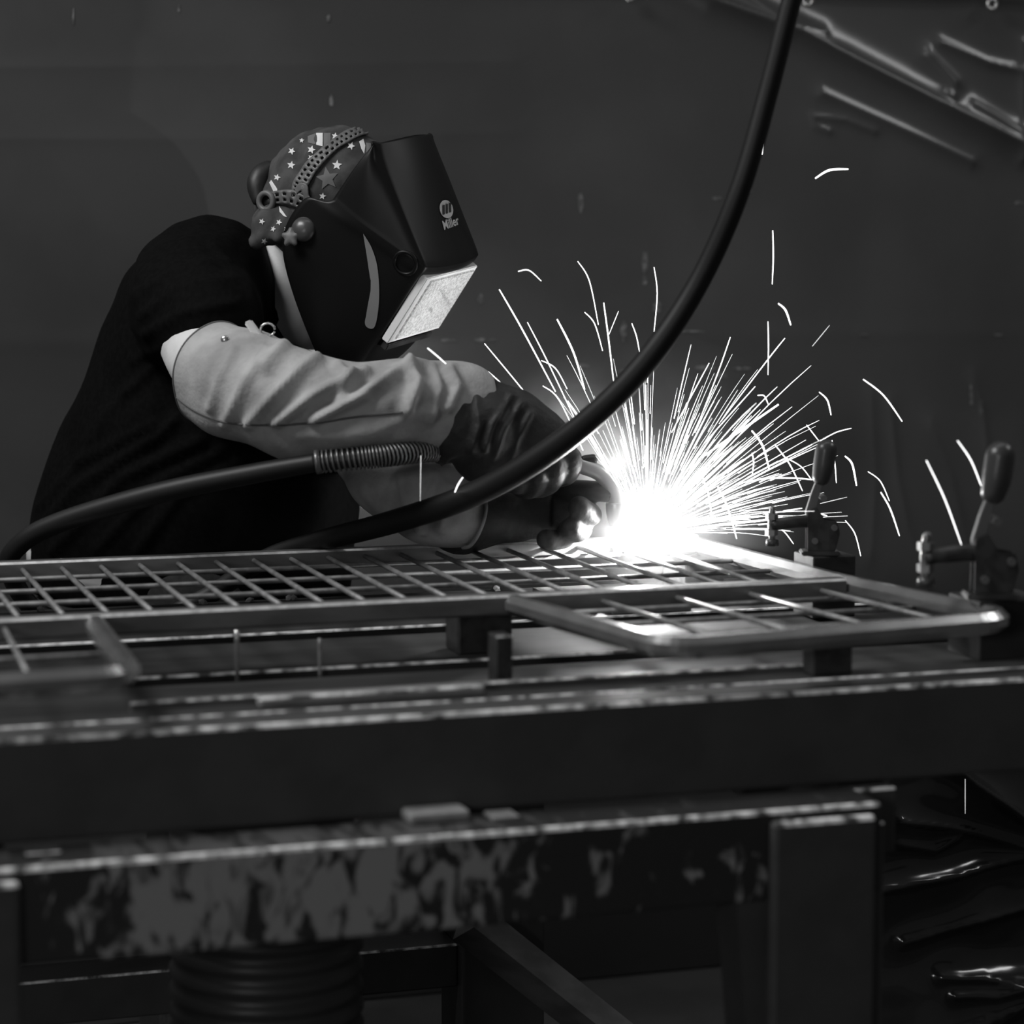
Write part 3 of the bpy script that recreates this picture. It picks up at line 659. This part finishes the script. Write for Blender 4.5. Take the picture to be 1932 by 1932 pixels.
# ================================================================== SCUFFS on the curtain
wt = bvh(sheet)
def ragged(x, y, a, b, n=14):
    return [(x + a * (.7 + .5 * R.random()) * math.cos(2 * math.pi * i / n), y + b * (.7 + .5 * R.random()) * math.sin(2 * math.pi * i / n)) for i in range(n)]
for x, y, a, b in ((1095, 382, 6, 22), (1217, 495, 7, 24), (1216, 528, 5, 10), (1176, 622, 6, 20), (1455, 830, 20, 9), (1458, 842, 18, 6), (1406, 359, 12, 4), (1352, 374, 8, 4), (905, 641, 14, 3), (928, 641, 9, 3), (845, 642, 18, 2.5), (1300, 625, 30, 2), (1630, 632, 8, 2.5), (1885, 632, 12, 2.5),
                   (906, 565, 6, 10), (1330, 695, 22, 5), (1360, 708, 14, 5), (1398, 695, 18, 3), (1240, 580, 9, 12), (1832, 745, 4, 22), (1850, 770, 4, 18), (1525, 4, 14, 4), (1922, 383, 8, 4), (625, 190, 4, 12), (620, 35, 4, 8), (337, 16, 3, 8), (138, 30, 2, 18), (1100, 690, 16, 4), (1180, 700, 10, 3)):
    o = decal('scuff_mark', ragged(x, y, a, b), wt, M['scuff'], cur, .0012)

# ================================================================== WELDING HELMET
hel = thing('welding_helmet', hl(0, 0, -.17), 'black welding helmet with pale lens window, lowered over the face', 'helmet')
SEC = [(-.150, .112, .088, .130, .065, .142), (-.130, .094, .100, .145, .075, .157), (-.100, .050, .106, .154, .080, .166), (-.070, .010, .110, .158, .083, .168), (-.025, -.041, .113, .160, .085, .170), (.020, -.048, .113, .161, .086, .170), (.056, -.044, .111, .162, .087, .171),
       (.064, -.036, .111, .163, .087, .171), (.072, -.010, .110, .165, .088, .173), (.082, -.004, .109, .165, .088, .173), (.088, -.004, .108, .157, .088, .166), (.120, -.003, .106, .104, .090, .118), (.150, -.002, .103, .056, .091, .072), (.172, 0, .099, .020, .089, .036), (.184, 0, .092, .004, .084, .012)]
bm = bmesh.new(); rows = []
for h, fb, sbk, fc, scn, ff in SEC:
    half = [(fb, sbk), (fb + (fc - fb) * .3, sbk + .004), (fb + (fc - fb) * .62, sbk * .55 + scn * .45 + .003), (fc - .012, scn + .006), (fc, scn - .002), (ff - (ff - fc) * .15, scn * .55)]
    pr = half + [(ff, 0)] + [(a, -b) for a, b in reversed(half)]
    rows.append([bm.verts.new(hl(a, b, h + (max(0, h - .09) / .094) * .016 * (1 - (b / .088) ** 2))) for a, b in pr])
for j in range(len(rows) - 1):
    for i in range(len(rows[0]) - 1): bm.faces.new((rows[j][i], rows[j][i + 1], rows[j + 1][i + 1], rows[j + 1][i]))
bmesh.ops.recalc_face_normals(bm, faces=list(bm.faces))
cl = bm.edges.layers.float.get('crease_edge') or bm.edges.layers.float.new('crease_edge')
for e in bm.edges:
    ii = [next(((j, r.index(v)) for j, r in enumerate(rows) if v in r), None) for v in e.verts]
    if ii[0][1] == ii[1][1] and ii[0][1] in (4, 8): e[cl] = .6
    if ii[0][0] == ii[1][0] and ii[0][0] in (9, 10): e[cl] = .55
shell = link('shell', fin(bm, 'shell'), hel, M['shell'], True)
md = shell.modifiers.new('b', 'SUBSURF'); md.levels = md.render_levels = 3
md = shell.modifiers.new('s', 'SOLIDIFY'); md.thickness = .003; md.offset = -1; bake(shell); st = bvh(shell)
# lens window: frame, speckled cover, retainer bar
def slab(name, cor, t, m, parent, n=None):
    bm = bmesh.new(); nn = (cor[1] - cor[0]).cross(cor[3] - cor[0]).normalized()
    if nn.dot(HF) < 0: nn = -nn
    a = [bm.verts.new(c + nn * t) for c in cor]; b = [bm.verts.new(c - nn * .004) for c in cor]
    bm.faces.new(a); bm.faces.new(list(reversed(b)))
    for i in range(4): bm.faces.new((a[i], b[i], b[(i + 1) % 4], a[(i + 1) % 4]))
    bmesh.ops.recalc_face_normals(bm, faces=list(bm.faces)); bmesh.ops.bevel(bm, geom=list(bm.edges), offset=.0012, segments=2, affect='EDGES')
    return link(name, fin(bm, name), parent, m)
def lq4(s0, s1, h0, h1, f=.197, tilt=.0): return [hl(f, s0, h0), hl(f, s1, h0), hl(f, s1, h1), hl(f, s0, h1)]
wf = slab('lens_frame', lq4(.082, -.084, -.052, .068, .166), .008, M['lensframe'], hel)
slab('lens_cover', lq4(.066, -.078, -.046, .062, .174), .0022, M['lens'], wf)
slab('lens_retainer', lq4(.076, -.066, -.066, -.055, .168), .007, M['dark'], wf)
# pale crescent painted as a reflection on the cheek, adjustment ring, headgear
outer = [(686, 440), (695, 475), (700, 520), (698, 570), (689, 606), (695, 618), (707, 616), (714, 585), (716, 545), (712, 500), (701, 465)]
decal('painted_cheek_glint', [(v.x, v.y) for v in smoothline([Vector((a, b, 0)) for a, b in outer + outer[:1]], 5)[:-1]], st, M['glint'], hel, .0015)
h = hit(765, 496, st, .0005)
if h:
    n_ = h[1]; a_ = (HU - n_ * HU.dot(n_)).normalized(); b_ = n_.cross(a_)
    link('grind_button', fin(torus_into(bmesh.new(), h[0], a_, b_, .017, .0028, 28, 8), 'gb'), hel, M['shell'], True)
# emblem and lettering on the brow panel
oval = [(841 + 12.5 * math.cos(t) * math.cos(.25) - 17.5 * math.sin(t) * math.sin(-.25), 395 + 12.5 * math.cos(t) * math.sin(-.25) * -1 * -1 + 17.5 * math.sin(t) * math.cos(.25)) for t in [2 * math.pi * i / 24 for i in range(24)]]
emb = decal('emblem', oval, st, M['sil'], hel, .0012)
if emb:
    for dx in (-6, 0, 6):
        decal('emblem_bar', [(841 + dx - 2, 386 + dx * -.35), (841 + dx + 2.2, 385 + dx * -.35), (841 + dx + .5 + 2, 403 + dx * -.35), (841 + dx - 1.8, 404 + dx * -.35)], st, M['inkblk'], emb, .0018)
tc = bpy.data.curves.new('lettering', 'FONT'); tc.body = 'Miller'; tc.size = 1; tc.resolution_u = 4; tc.offset = .02
to = bpy.data.objects.new('lettering', tc); col.objects.link(to)
dg = bpy.context.evaluated_depsgraph_get(); tm = bpy.data.meshes.new_from_object(to.evaluated_get(dg)); bpy.data.objects.remove(to); bpy.data.curves.remove(tc)
xs = [v.co.x for v in tm.vertices]; tw = max(xs) - min(xs); x0 = min(xs); okk = True
for v in tm.vertices:
    a = (v.co.x - x0) / tw; b = v.co.y / .72
    X_ = 837 + 29 * a - 4.5 * b; Y_ = 434 - 11 * a - 17 * b; hh = hit(X_, Y_, st, .0012)
    if hh: v.co = hh[0]
    else: okk = False
if okk: link('lettering', tm, hel, M['sil'])
# headgear band over the cap, perforated
def band(name, pts, w, holes, m, parent, off=.004, n=10):
    """strap lying on the cap; pts = (x,y) line, w = half width px; holes: list of segment indices left open in the middle row"""
    q = smoothline([Vector((a, b, 0)) for a, b in pts], n); bm = bmesh.new(); rows = []
    ws = smoothvals(w, n) if isinstance(w, (list, tuple)) else [w] * len(q)
    for i, p in enumerate(q):
        t = (q[min(i + 1, len(q) - 1)] - q[max(i - 1, 0)]).normalized(); s = Vector((-t.y, t.x, 0)); r = []
        for k in (-1, -.62, -.2, .2, .62, 1):
            z = p + s * (k * ws[i]); h = hit(z.x, z.y, ct, off)
            r.append(bm.verts.new(h[0]) if h else None)
        rows.append(r)
    for i in range(len(rows) - 1):
        for k in range(5):
            if holes and k in holes[0] and (i + (k // 3) * holes[2]) % holes[1] in holes[3]: continue
            c = (rows[i][k], rows[i][k + 1], rows[i + 1][k + 1], rows[i + 1][k])
            if all(c): bm.faces.new(c)
    o = link(name, fin(bm, name), parent, m, True); md = o.modifiers.new('s', 'SOLIDIFY'); md.thickness = .0025; md.offset = 0; bake(o); return o
hg = thing('tmp', (0, 0, 0), None, None); bpy.data.objects.remove(hg)
crown = band('crown_strap', [(560, 372), (566, 355), (575, 338), (590, 316), (606, 298), (630, 277), (652, 263), (672, 253), (690, 248)], [8, 13, 13, 12, 11, 10, 10, 9, 9], ((1, 3), 4, 2, (1, 2)), M['gear'], hel)
back = band('back_strap', [(512, 376), (530, 372), (552, 372), (575, 382), (592, 388)], [10, 11, 13, 13, 9], ((1, 3), 6, 0, (2, 3, 4)), M['gear'], hel, .005)
band('side_strap', [(562, 362), (576, 352), (582, 370), (590, 386)], [5, 6, 5, 5], None, M['gear'], hel, .006)
rp = P(502, 380, 3.685); rn = cvec(-.5, -.1, .86).normalized(); ra = (up - rn * up.dot(rn)).normalized(); rb = rn.cross(ra)
ratchet = link('ratchet_ring', fin(torus_into(bmesh.new(), rp, ra, rb, .0125, .0045, 28, 10), 'rr'), hel, M['gear'], True)
bm = bmesh.new(); tube_into(bm, [rp - rn * .012, rp - rn * .004], .010, 20); link('ratchet_core', fin(bm, 'rc'), ratchet, M['knobm'], True)
bm = bmesh.new(); capsule(bm, [P(488, 375, 3.72), P(486, 350, 3.725), P(494, 330, 3.73), P(506, 318, 3.735)], [.012, .017, .017, .013])
me = remesh(bm, .004, 2); link('back_pad', me, hel, M['knobm'], True)
bm = bmesh.new(); kp = P(572, 432, 3.632); kn_ = cvec(-.25, .1, .95).normalized(); ka = (up - kn_ * up.dot(kn_)).normalized(); kb = kn_.cross(ka)
tube_into(bm, [kp + kn_ * t for t in (-.012, -.004, 0, .004, .007, .009, .0095)], [.016, .0185, .0185, .0165, .012, .007, .003], 28)
kb_ = link('tension_knob', fin(bm, 'knob'), hel, M['grip'], True)
bm = bmesh.new(); q = kp - rt * .018 - up * .012
for i in range(5):
    t = 2 * math.pi * i / 5; capsule(bm, [q, q + (ka * math.cos(t) + kb * math.sin(t)) * .011], [.006, .005], 3, 8)
link('adjuster', remesh(bm, .003, 2), hel, M['gear'], True)

# ================================================================== WELDING GUN AND CABLE
gun = thing('welding_gun', P(830, 847, 3.48), 'black welding gun with curved metal neck held in both gloves', 'welding gun')
tube('handle', [P(828, 850, 3.45), P(900, 848, 3.49), P(1000, 868, 3.515), P(1090, 876, 3.53)], [.019, .020, .021, .017], M['gun'], gun, 18)
sp = tube('strain_relief', [P(597, 872, 3.345), P(680, 864, 3.345), P(740, 858, 3.355), P(800, 851, 3.40), P(835, 850, 3.45)], [.0125, .0125, .013, .0135, .014], M['gun'], gun, 14)
bm = bmesh.new(); pts = smoothline([P(597, 872, 3.345), P(680, 864, 3.345), P(740, 858, 3.355), P(800, 851, 3.40), P(828, 850, 3.445)], 40); q, T, N = frames(pts); hx = []
for i in range(len(q)):
    for s in range(3):
        t = (i * 3 + s) * 2 * math.pi / 12.5; b = T[i].cross(N[i]); nx = q[min(i + 1, len(q) - 1)]
        hx.append(q[i].lerp(nx, s / 3) + (N[i] * math.cos(t) + b * math.sin(t)) * .0148)
tube_into(bm, hx, .0017, 5); link('spring', fin(bm, 'spring'), gun, M['spring'], True)
bm = bmesh.new(); tube_into(bm, [P(595, 872, 3.345), P(603, 871, 3.345)], .0165, 16); link('ferrule', fin(bm, 'ferrule'), gun, M['spring'], True)
tube('gooseneck', [P(1075, 874, 3.53), P(1100, 880, 3.533), P(1130, 892, 3.537), P(1152, 915, 3.54), P(1162, 940, 3.542), P(1163, 958, 3.543)], .0115, M['brass'], gun, 18)
tube('nozzle', [P(1162, 948, 3.543), P(1163, 965, 3.544), P(1164, 992, 3.546)], [.0145, .0150, .0115], M['brass'], gun, 20, 4)
bm = bmesh.new(); capsule(bm, [P(1103, 868, 3.532), P(1118, 867, 3.535)], [.007, .008]); link('trigger_stop', fin(bm, 'ts'), gun, M['gun'], True)

cab = [P(1512, -70, 3.12), P(1493, 0, 3.13), P(1450, 170, 3.15), P(1395, 360, 3.17), P(1320, 530, 3.20), P(1225, 675, 3.22), P(1120, 785, 3.25), P(1000, 875, 3.30), P(880, 938, 3.36), P(740, 985, 3.44), P(600, 1022, 3.52), P(500, 1055, 3.57), P(380, 1130, 3.60), P(230, 1190, 3.58), P(80, 1160, 3.52), P(18, 1075, 3.48), P(40, 1025, 3.46), P(120, 983, 3.44), P(300, 930, 3.40), P(480, 893, 3.37), P(600, 872, 3.345)]
cr_ = [.0125, .0128, .0132, .0138, .0142, .0158, .0165, .0172, .0172, .0165, .0150, .014, .014, .014, .014, .014, .0142, .0145, .0148, .0140, .0128]
o = tube('welding_cable', cab, cr_, M['rubber'], None, 20, 10); tag(o, 'thick black rubber cable swooping down in front of the welder', 'cable')

# ================================================================== ARC, SMOKE AND SPARKS
AC = P(1186, 1010, 3.555)
bm = bmesh.new(); ellipsoid(bm, AC - Z * .002, (X * .009, Y * .009, Z * .006), 16, 10)
o = link('welding_arc', fin(bm, 'arc'), None, emat('arc_glow', 400), True); tag(o, 'blinding white welding arc under the gun nozzle', 'arc')
l = bpy.data.lights.new('arc_light', 'POINT'); l.energy = 8; l.shadow_soft_size = .006
lo_ = bpy.data.objects.new('arc_light', l); col.objects.link(lo_); lo_.location = AC + Z * .012 + rt * .012
# smoke: a soft billowing volume over the weld
vm = bpy.data.materials.new('smoke'); vm.use_nodes = True; nt = vm.node_tree; n = nt.nodes; L = nt.links
n.remove(n['Principled BSDF']); out = n['Material Output']
vs = n.new('ShaderNodeVolumeScatter'); vs.inputs['Anisotropy'].default_value = .15
L.new(vs.outputs[0], out.inputs['Volume'])
tcn = n.new('ShaderNodeTexCoord')
def vmath(op, a, b=None):
    m_ = n.new('ShaderNodeMath'); m_.operation = op
    for i, q in enumerate((a, b)):
        if q is None: continue
        if isinstance(q, (int, float)): m_.inputs[i].default_value = q
        else: L.new(q, m_.inputs[i])
    return m_.outputs[0]
geo = n.new('ShaderNodeNewGeometry')
def blob(c, r, amp):
    s_ = n.new('ShaderNodeVectorMath'); s_.operation = 'DISTANCE'; L.new(geo.outputs['Position'], s_.inputs[0]); s_.inputs[1].default_value = c
    d = vmath('DIVIDE', s_.outputs['Value'], r); d = vmath('MULTIPLY', d, d); d = vmath('MULTIPLY', d, -1); return vmath('MULTIPLY', vmath('EXPONENT', d), amp)
nz = n.new('ShaderNodeTexNoise'); nz.inputs['Scale'].default_value = 14; nz.inputs['Detail'].default_value = 3; nz.inputs['Distortion'].default_value = .6; L.new(geo.outputs['Position'], nz.inputs['Vector'])
nf = n.new('ShaderNodeMapRange'); nf.inputs['From Min'].default_value = .38; nf.inputs['From Max'].default_value = .62; L.new(nz.outputs['Fac'], nf.inputs['Value'])
core = blob(P(1280, 1010, 3.57), .11, 1.4)
b1 = blob(P(1148, 862, 3.66), .038, 18); b2 = blob(P(1060, 800, 3.72), .055, 6); b3 = blob(P(1110, 830, 3.70), .045, 7); b4 = blob(P(1230, 800, 3.7), .12, .3)
tot = vmath('ADD', vmath('ADD', b1, b2), vmath('ADD', b3, b4)); tot = vmath('MULTIPLY', tot, vmath('ADD', vmath('MULTIPLY', nf.outputs[0], .9), .15))
L.new(vmath('ADD', tot, core), vs.inputs['Density'])
bm = bmesh.new(); ellipsoid(bm, P(1190, 900, 3.66), (rt * .28, up * .22, fw * -.22), 24, 16)
o = link('smoke_plume', fin(bm, 'smoke'), None, vm); tag(o, 'white welding smoke billowing above the arc', 'smoke', kind='stuff')

def spark(pts, r, d, m, bm=None):
    b = bm or bmesh.new()
    q = smoothline([P(x, y, dd) for (x, y), dd in zip(pts, d)], 6); k = len(q) - 1
    rr = [r * (.55 + .45 * math.sin(math.pi * min(1, .15 + .75 * i / k))) for i in range(k + 1)]
    return tube_into(b, q, rr, 6)
SP = [  # outline points, width px, label
    ([(1629, 716), (1667, 746), (1702, 795)], 4, 'long bright curved spark high right of the smaller clamp'),
    ([(1546, 740), (1561, 755), (1568, 783)], 4, 'short hooked spark just above the smaller clamp handle'),
    ([(1430, 746), (1442, 747), (1450, 764)], 3, 'tiny hooked spark beside the thick diagonal streak tip'),
    ([(1522, 802), (1545, 832)], 3, 'short slanting spark ending at the top of the smaller clamp'),
    ([(1548, 832), (1577, 816), (1606, 808)], 3, 'spark rising right from the smaller clamp handle top'),
    ([(1415, 898), (1532, 839)], 3, 'straight spark ending on the smaller clamp grip'),
    ([(1419, 813), (1439, 841), (1451, 884)], 5, 'thick curved spark left of the smaller clamp'),
    ([(1462, 839), (1490, 876), (1514, 926)], 3, 'curved spark crossing behind the smaller clamp grip'),
    ([(1419, 855), (1422, 873), (1419, 898)], 3, 'short upright spark under the thick curved one'),
    ([(1570, 831), (1575, 870), (1578, 911)], 3, 'nearly upright spark close right of the smaller clamp grip'),
    ([(1595, 861), (1608, 876), (1616, 916)], 5, 'thick hooked spark right of the smaller clamp grip'),
    ([(1638, 890), (1661, 908), (1678, 945)], 3, 'thin curved spark between the two clamps, upper of a pair'),
    ([(1662, 929), (1680, 961), (1697, 1011)], 4, 'curved spark between the two clamps, lower of a pair'),
    ([(1748, 869), (1783, 943), (1814, 1028)], 4, 'long straight spark left of the larger clamp'),
    ([(1807, 832), (1832, 869), (1851, 916)], 4, 'curved spark touching the larger clamp handle'),
    ([(1466, 991), (1483, 1007), (1497, 1026)], 3, 'falling spark below the smaller clamp arm'),
    ([(1595, 982), (1613, 1007), (1624, 1049)], 3, 'hooked spark low right of the smaller clamp body'),
    ([(1919, 1135), (1932, 1150), (1945, 1170)], 3, 'spark at the right picture edge below the larger clamp'),
    ([(1321, 891), (1335, 926), (1343, 975)], 4, 'spark falling across the right side of the spray, nearer the arc'),
    ([(1354, 917), (1373, 958), (1390, 1016)], 4, 'spark falling across the right side of the spray, farther from the arc'),
    ([(1483, 864), (1511, 880), (1531, 905)], 3, 'short arched spark reaching the smaller clamp grip'),
    ([(1391, 913), (1444, 903), (1497, 902), (1532, 905)], 4, 'long flat arched spark reaching the smaller clamp'),
    ([(1439, 246), (1440, 268), (1438, 291)], 5, 'short thick upright spark close to the upper cable'),
    ([(1539, 336), (1565, 321), (1600, 319)], 6, 'thick arched spark alone in the upper right'),
    ([(1458, 435), (1459, 485), (1457, 536)], 4, 'tall upright spark right of the cable'),
    ([(1469, 573), (1482, 585), (1492, 613)], 5, 'small hooked spark under the tall upright one'),
    ([(1449, 607), (1450, 652), (1449, 707)], 3, 'upright spark above the right side of the spray'),
    ([(1533, 653), (1565, 614)], 2, 'faint thin spark slanting up by itself at right'),
    ([(978, 512), (998, 510), (1021, 530)], 3, 'small arched spark right of the helmet lens'),
    ([(873, 901), (864, 915), (857, 932)], 4, 'short spark in front of the far sleeve'),
    ([(807, 657), (824, 671), (841, 686)], 4, 'short slanting spark under the helmet chin'),
    ([(794, 860), (793, 945)], 2, 'thin upright spark below the gun spring'),
    ([(1549, 970), (1560, 973)], 4, 'tiny spark on the smaller clamp body'),
    ([(1548, 950), (1598, 938)], 2, 'fine spark flying right from the smaller clamp rivet'),
    ([(1478, 964), (1513, 959)], 3, 'fine spark over the smaller clamp arm'),
    ([(1821, 1470), (1821, 1535)], 2, 'thin upright spark below the table edge at right'),
]
for i, (pts, wpx, lab) in enumerate(SP):
    d0 = 3.40 + .25 * R.random() if not (650 < pts[0][0] < 900) else 3.30
    if 'larger' in lab: d0 = 3.10
    o = link('spark', fin(spark(pts, wpx * .38 * d0 / F, [d0 + .03 * k for k in range(len(pts))], None), 'spark'), None, M['spark'] if wpx > 2 else M['spark_dim'], True)
    tag(o, lab, 'spark', 'stray sparks')
RS = [([(942, 546), (985, 621), (1048, 739)], 4), ([(1090, 493), (1112, 530), (1129, 613)], 3), ([(1139, 571), (1148, 638), (1158, 722)], 4), ([(1103, 589), (1122, 611), (1137, 662)], 3), ([(1167, 587), (1149, 631)], 2), ([(1234, 504), (1240, 554), (1234, 626)], 3),
      ([(1192, 610), (1201, 635), (1207, 667)], 3), ([(1051, 602), (1082, 665), (1103, 735)], 5), ([(995, 608), (1033, 682), (1089, 800)], 3), ([(914, 648), (985, 734), (1038, 803)], 3), ([(921, 701), (943, 721), (963, 745)], 3), ([(1021, 680), (1048, 695), (1070, 734)], 3),
      ([(1378, 636), (1355, 702), (1311, 816)], 3), ([(1481, 638), (1449, 678), (1360, 795)], 3), ([(1425, 729), (1328, 837)], 3), ([(1469, 763), (1318, 867)], 6), ([(1338, 685), (1267, 816)], 3), ([(1225, 689), (1221, 722)], 3), ([(1024, 728), (1055, 755), (1100, 850)], 3)]
RL = ['leftmost long spark streak, starting beside the helmet lens', 'curved spark streak reaching highest above the spray left of the cable', 'straight tall spark streak just left of the cable bend', 'hooked spark streak between two taller streaks left of the cable', 'short faint spark streak branching right from the tall streak',
      'curved spark streak touching the cable from above left', 'short curved spark streak just left of the lower cable', 'thickest spark streak left of the cable, bent at its top', 'long spark streak close right of the leftmost one, ending at the near glove', 'faint low spark streak passing above the near glove toward the arc',
      'short spark streak just above the near glove cuff', 'small arched spark streak among the left streaks', 'curved spark streak rising steeply right of the cable', 'longest thin spark streak slanting up to the upright spark at right', 'straight spark streak slanting right below the longest one',
      'thickest straight spark streak slanting right toward the smaller clamp', 'straight spark streak rising just right of the cable', 'very short spark streak close under the cable bend', 'low curved spark streak behind the near glove fingers']
for (pts, wpx), lab in zip(RS, RL):
    d0 = 3.56 + .1 * R.random()
    o = link('spark', fin(spark(pts, wpx * .38 * d0 / F, [d0] * len(pts), None), 'spark'), None, M['spark'], True)
    tag(o, lab, 'spark', 'sparks radiating from the weld')
# dense fan of fine sparks round the arc
bm = bmesh.new(); SC = P(1222, 1012, 3.56)
for i in range(300):
    az = R.uniform(0, 2 * math.pi); el = math.radians(R.uniform(3, 86)); a_img = R.gauss(.55, .75)
    ang = R.uniform(.06, 2.15) if R.random() < .72 else R.uniform(.1, 1.3)   # angle in the spray plane, 0 = right
    tilt = R.gauss(0, .45)
    d = (rt * math.cos(ang) + up * math.sin(ang)) * math.cos(tilt) + fw * math.sin(tilt)
    s0 = R.uniform(.05, .12) if R.random() < .7 else R.uniform(.1, .2); ln = R.uniform(.03, .13) if R.random() < .8 else R.uniform(.1, .22)
    if ang > 1.9: ln *= .8
    p0 = SC + d * s0; g = R.uniform(.02, .12) * ln
    pts = [p0 + d * ln * t - Z * g * t * t for t in (0, .25, .5, .75, 1)]
    r = R.choice((.00028, .00034, .0004, .0005, .0007)); tube_into(bm, pts, [r, r, r, r * .9, r * .5], 5)
o = link('spark_spray', fin(bm, 'spark_spray'), None, M['spark'], True); tag(o, 'dense fan of fine sparks bursting from the weld', 'sparks', kind='stuff')
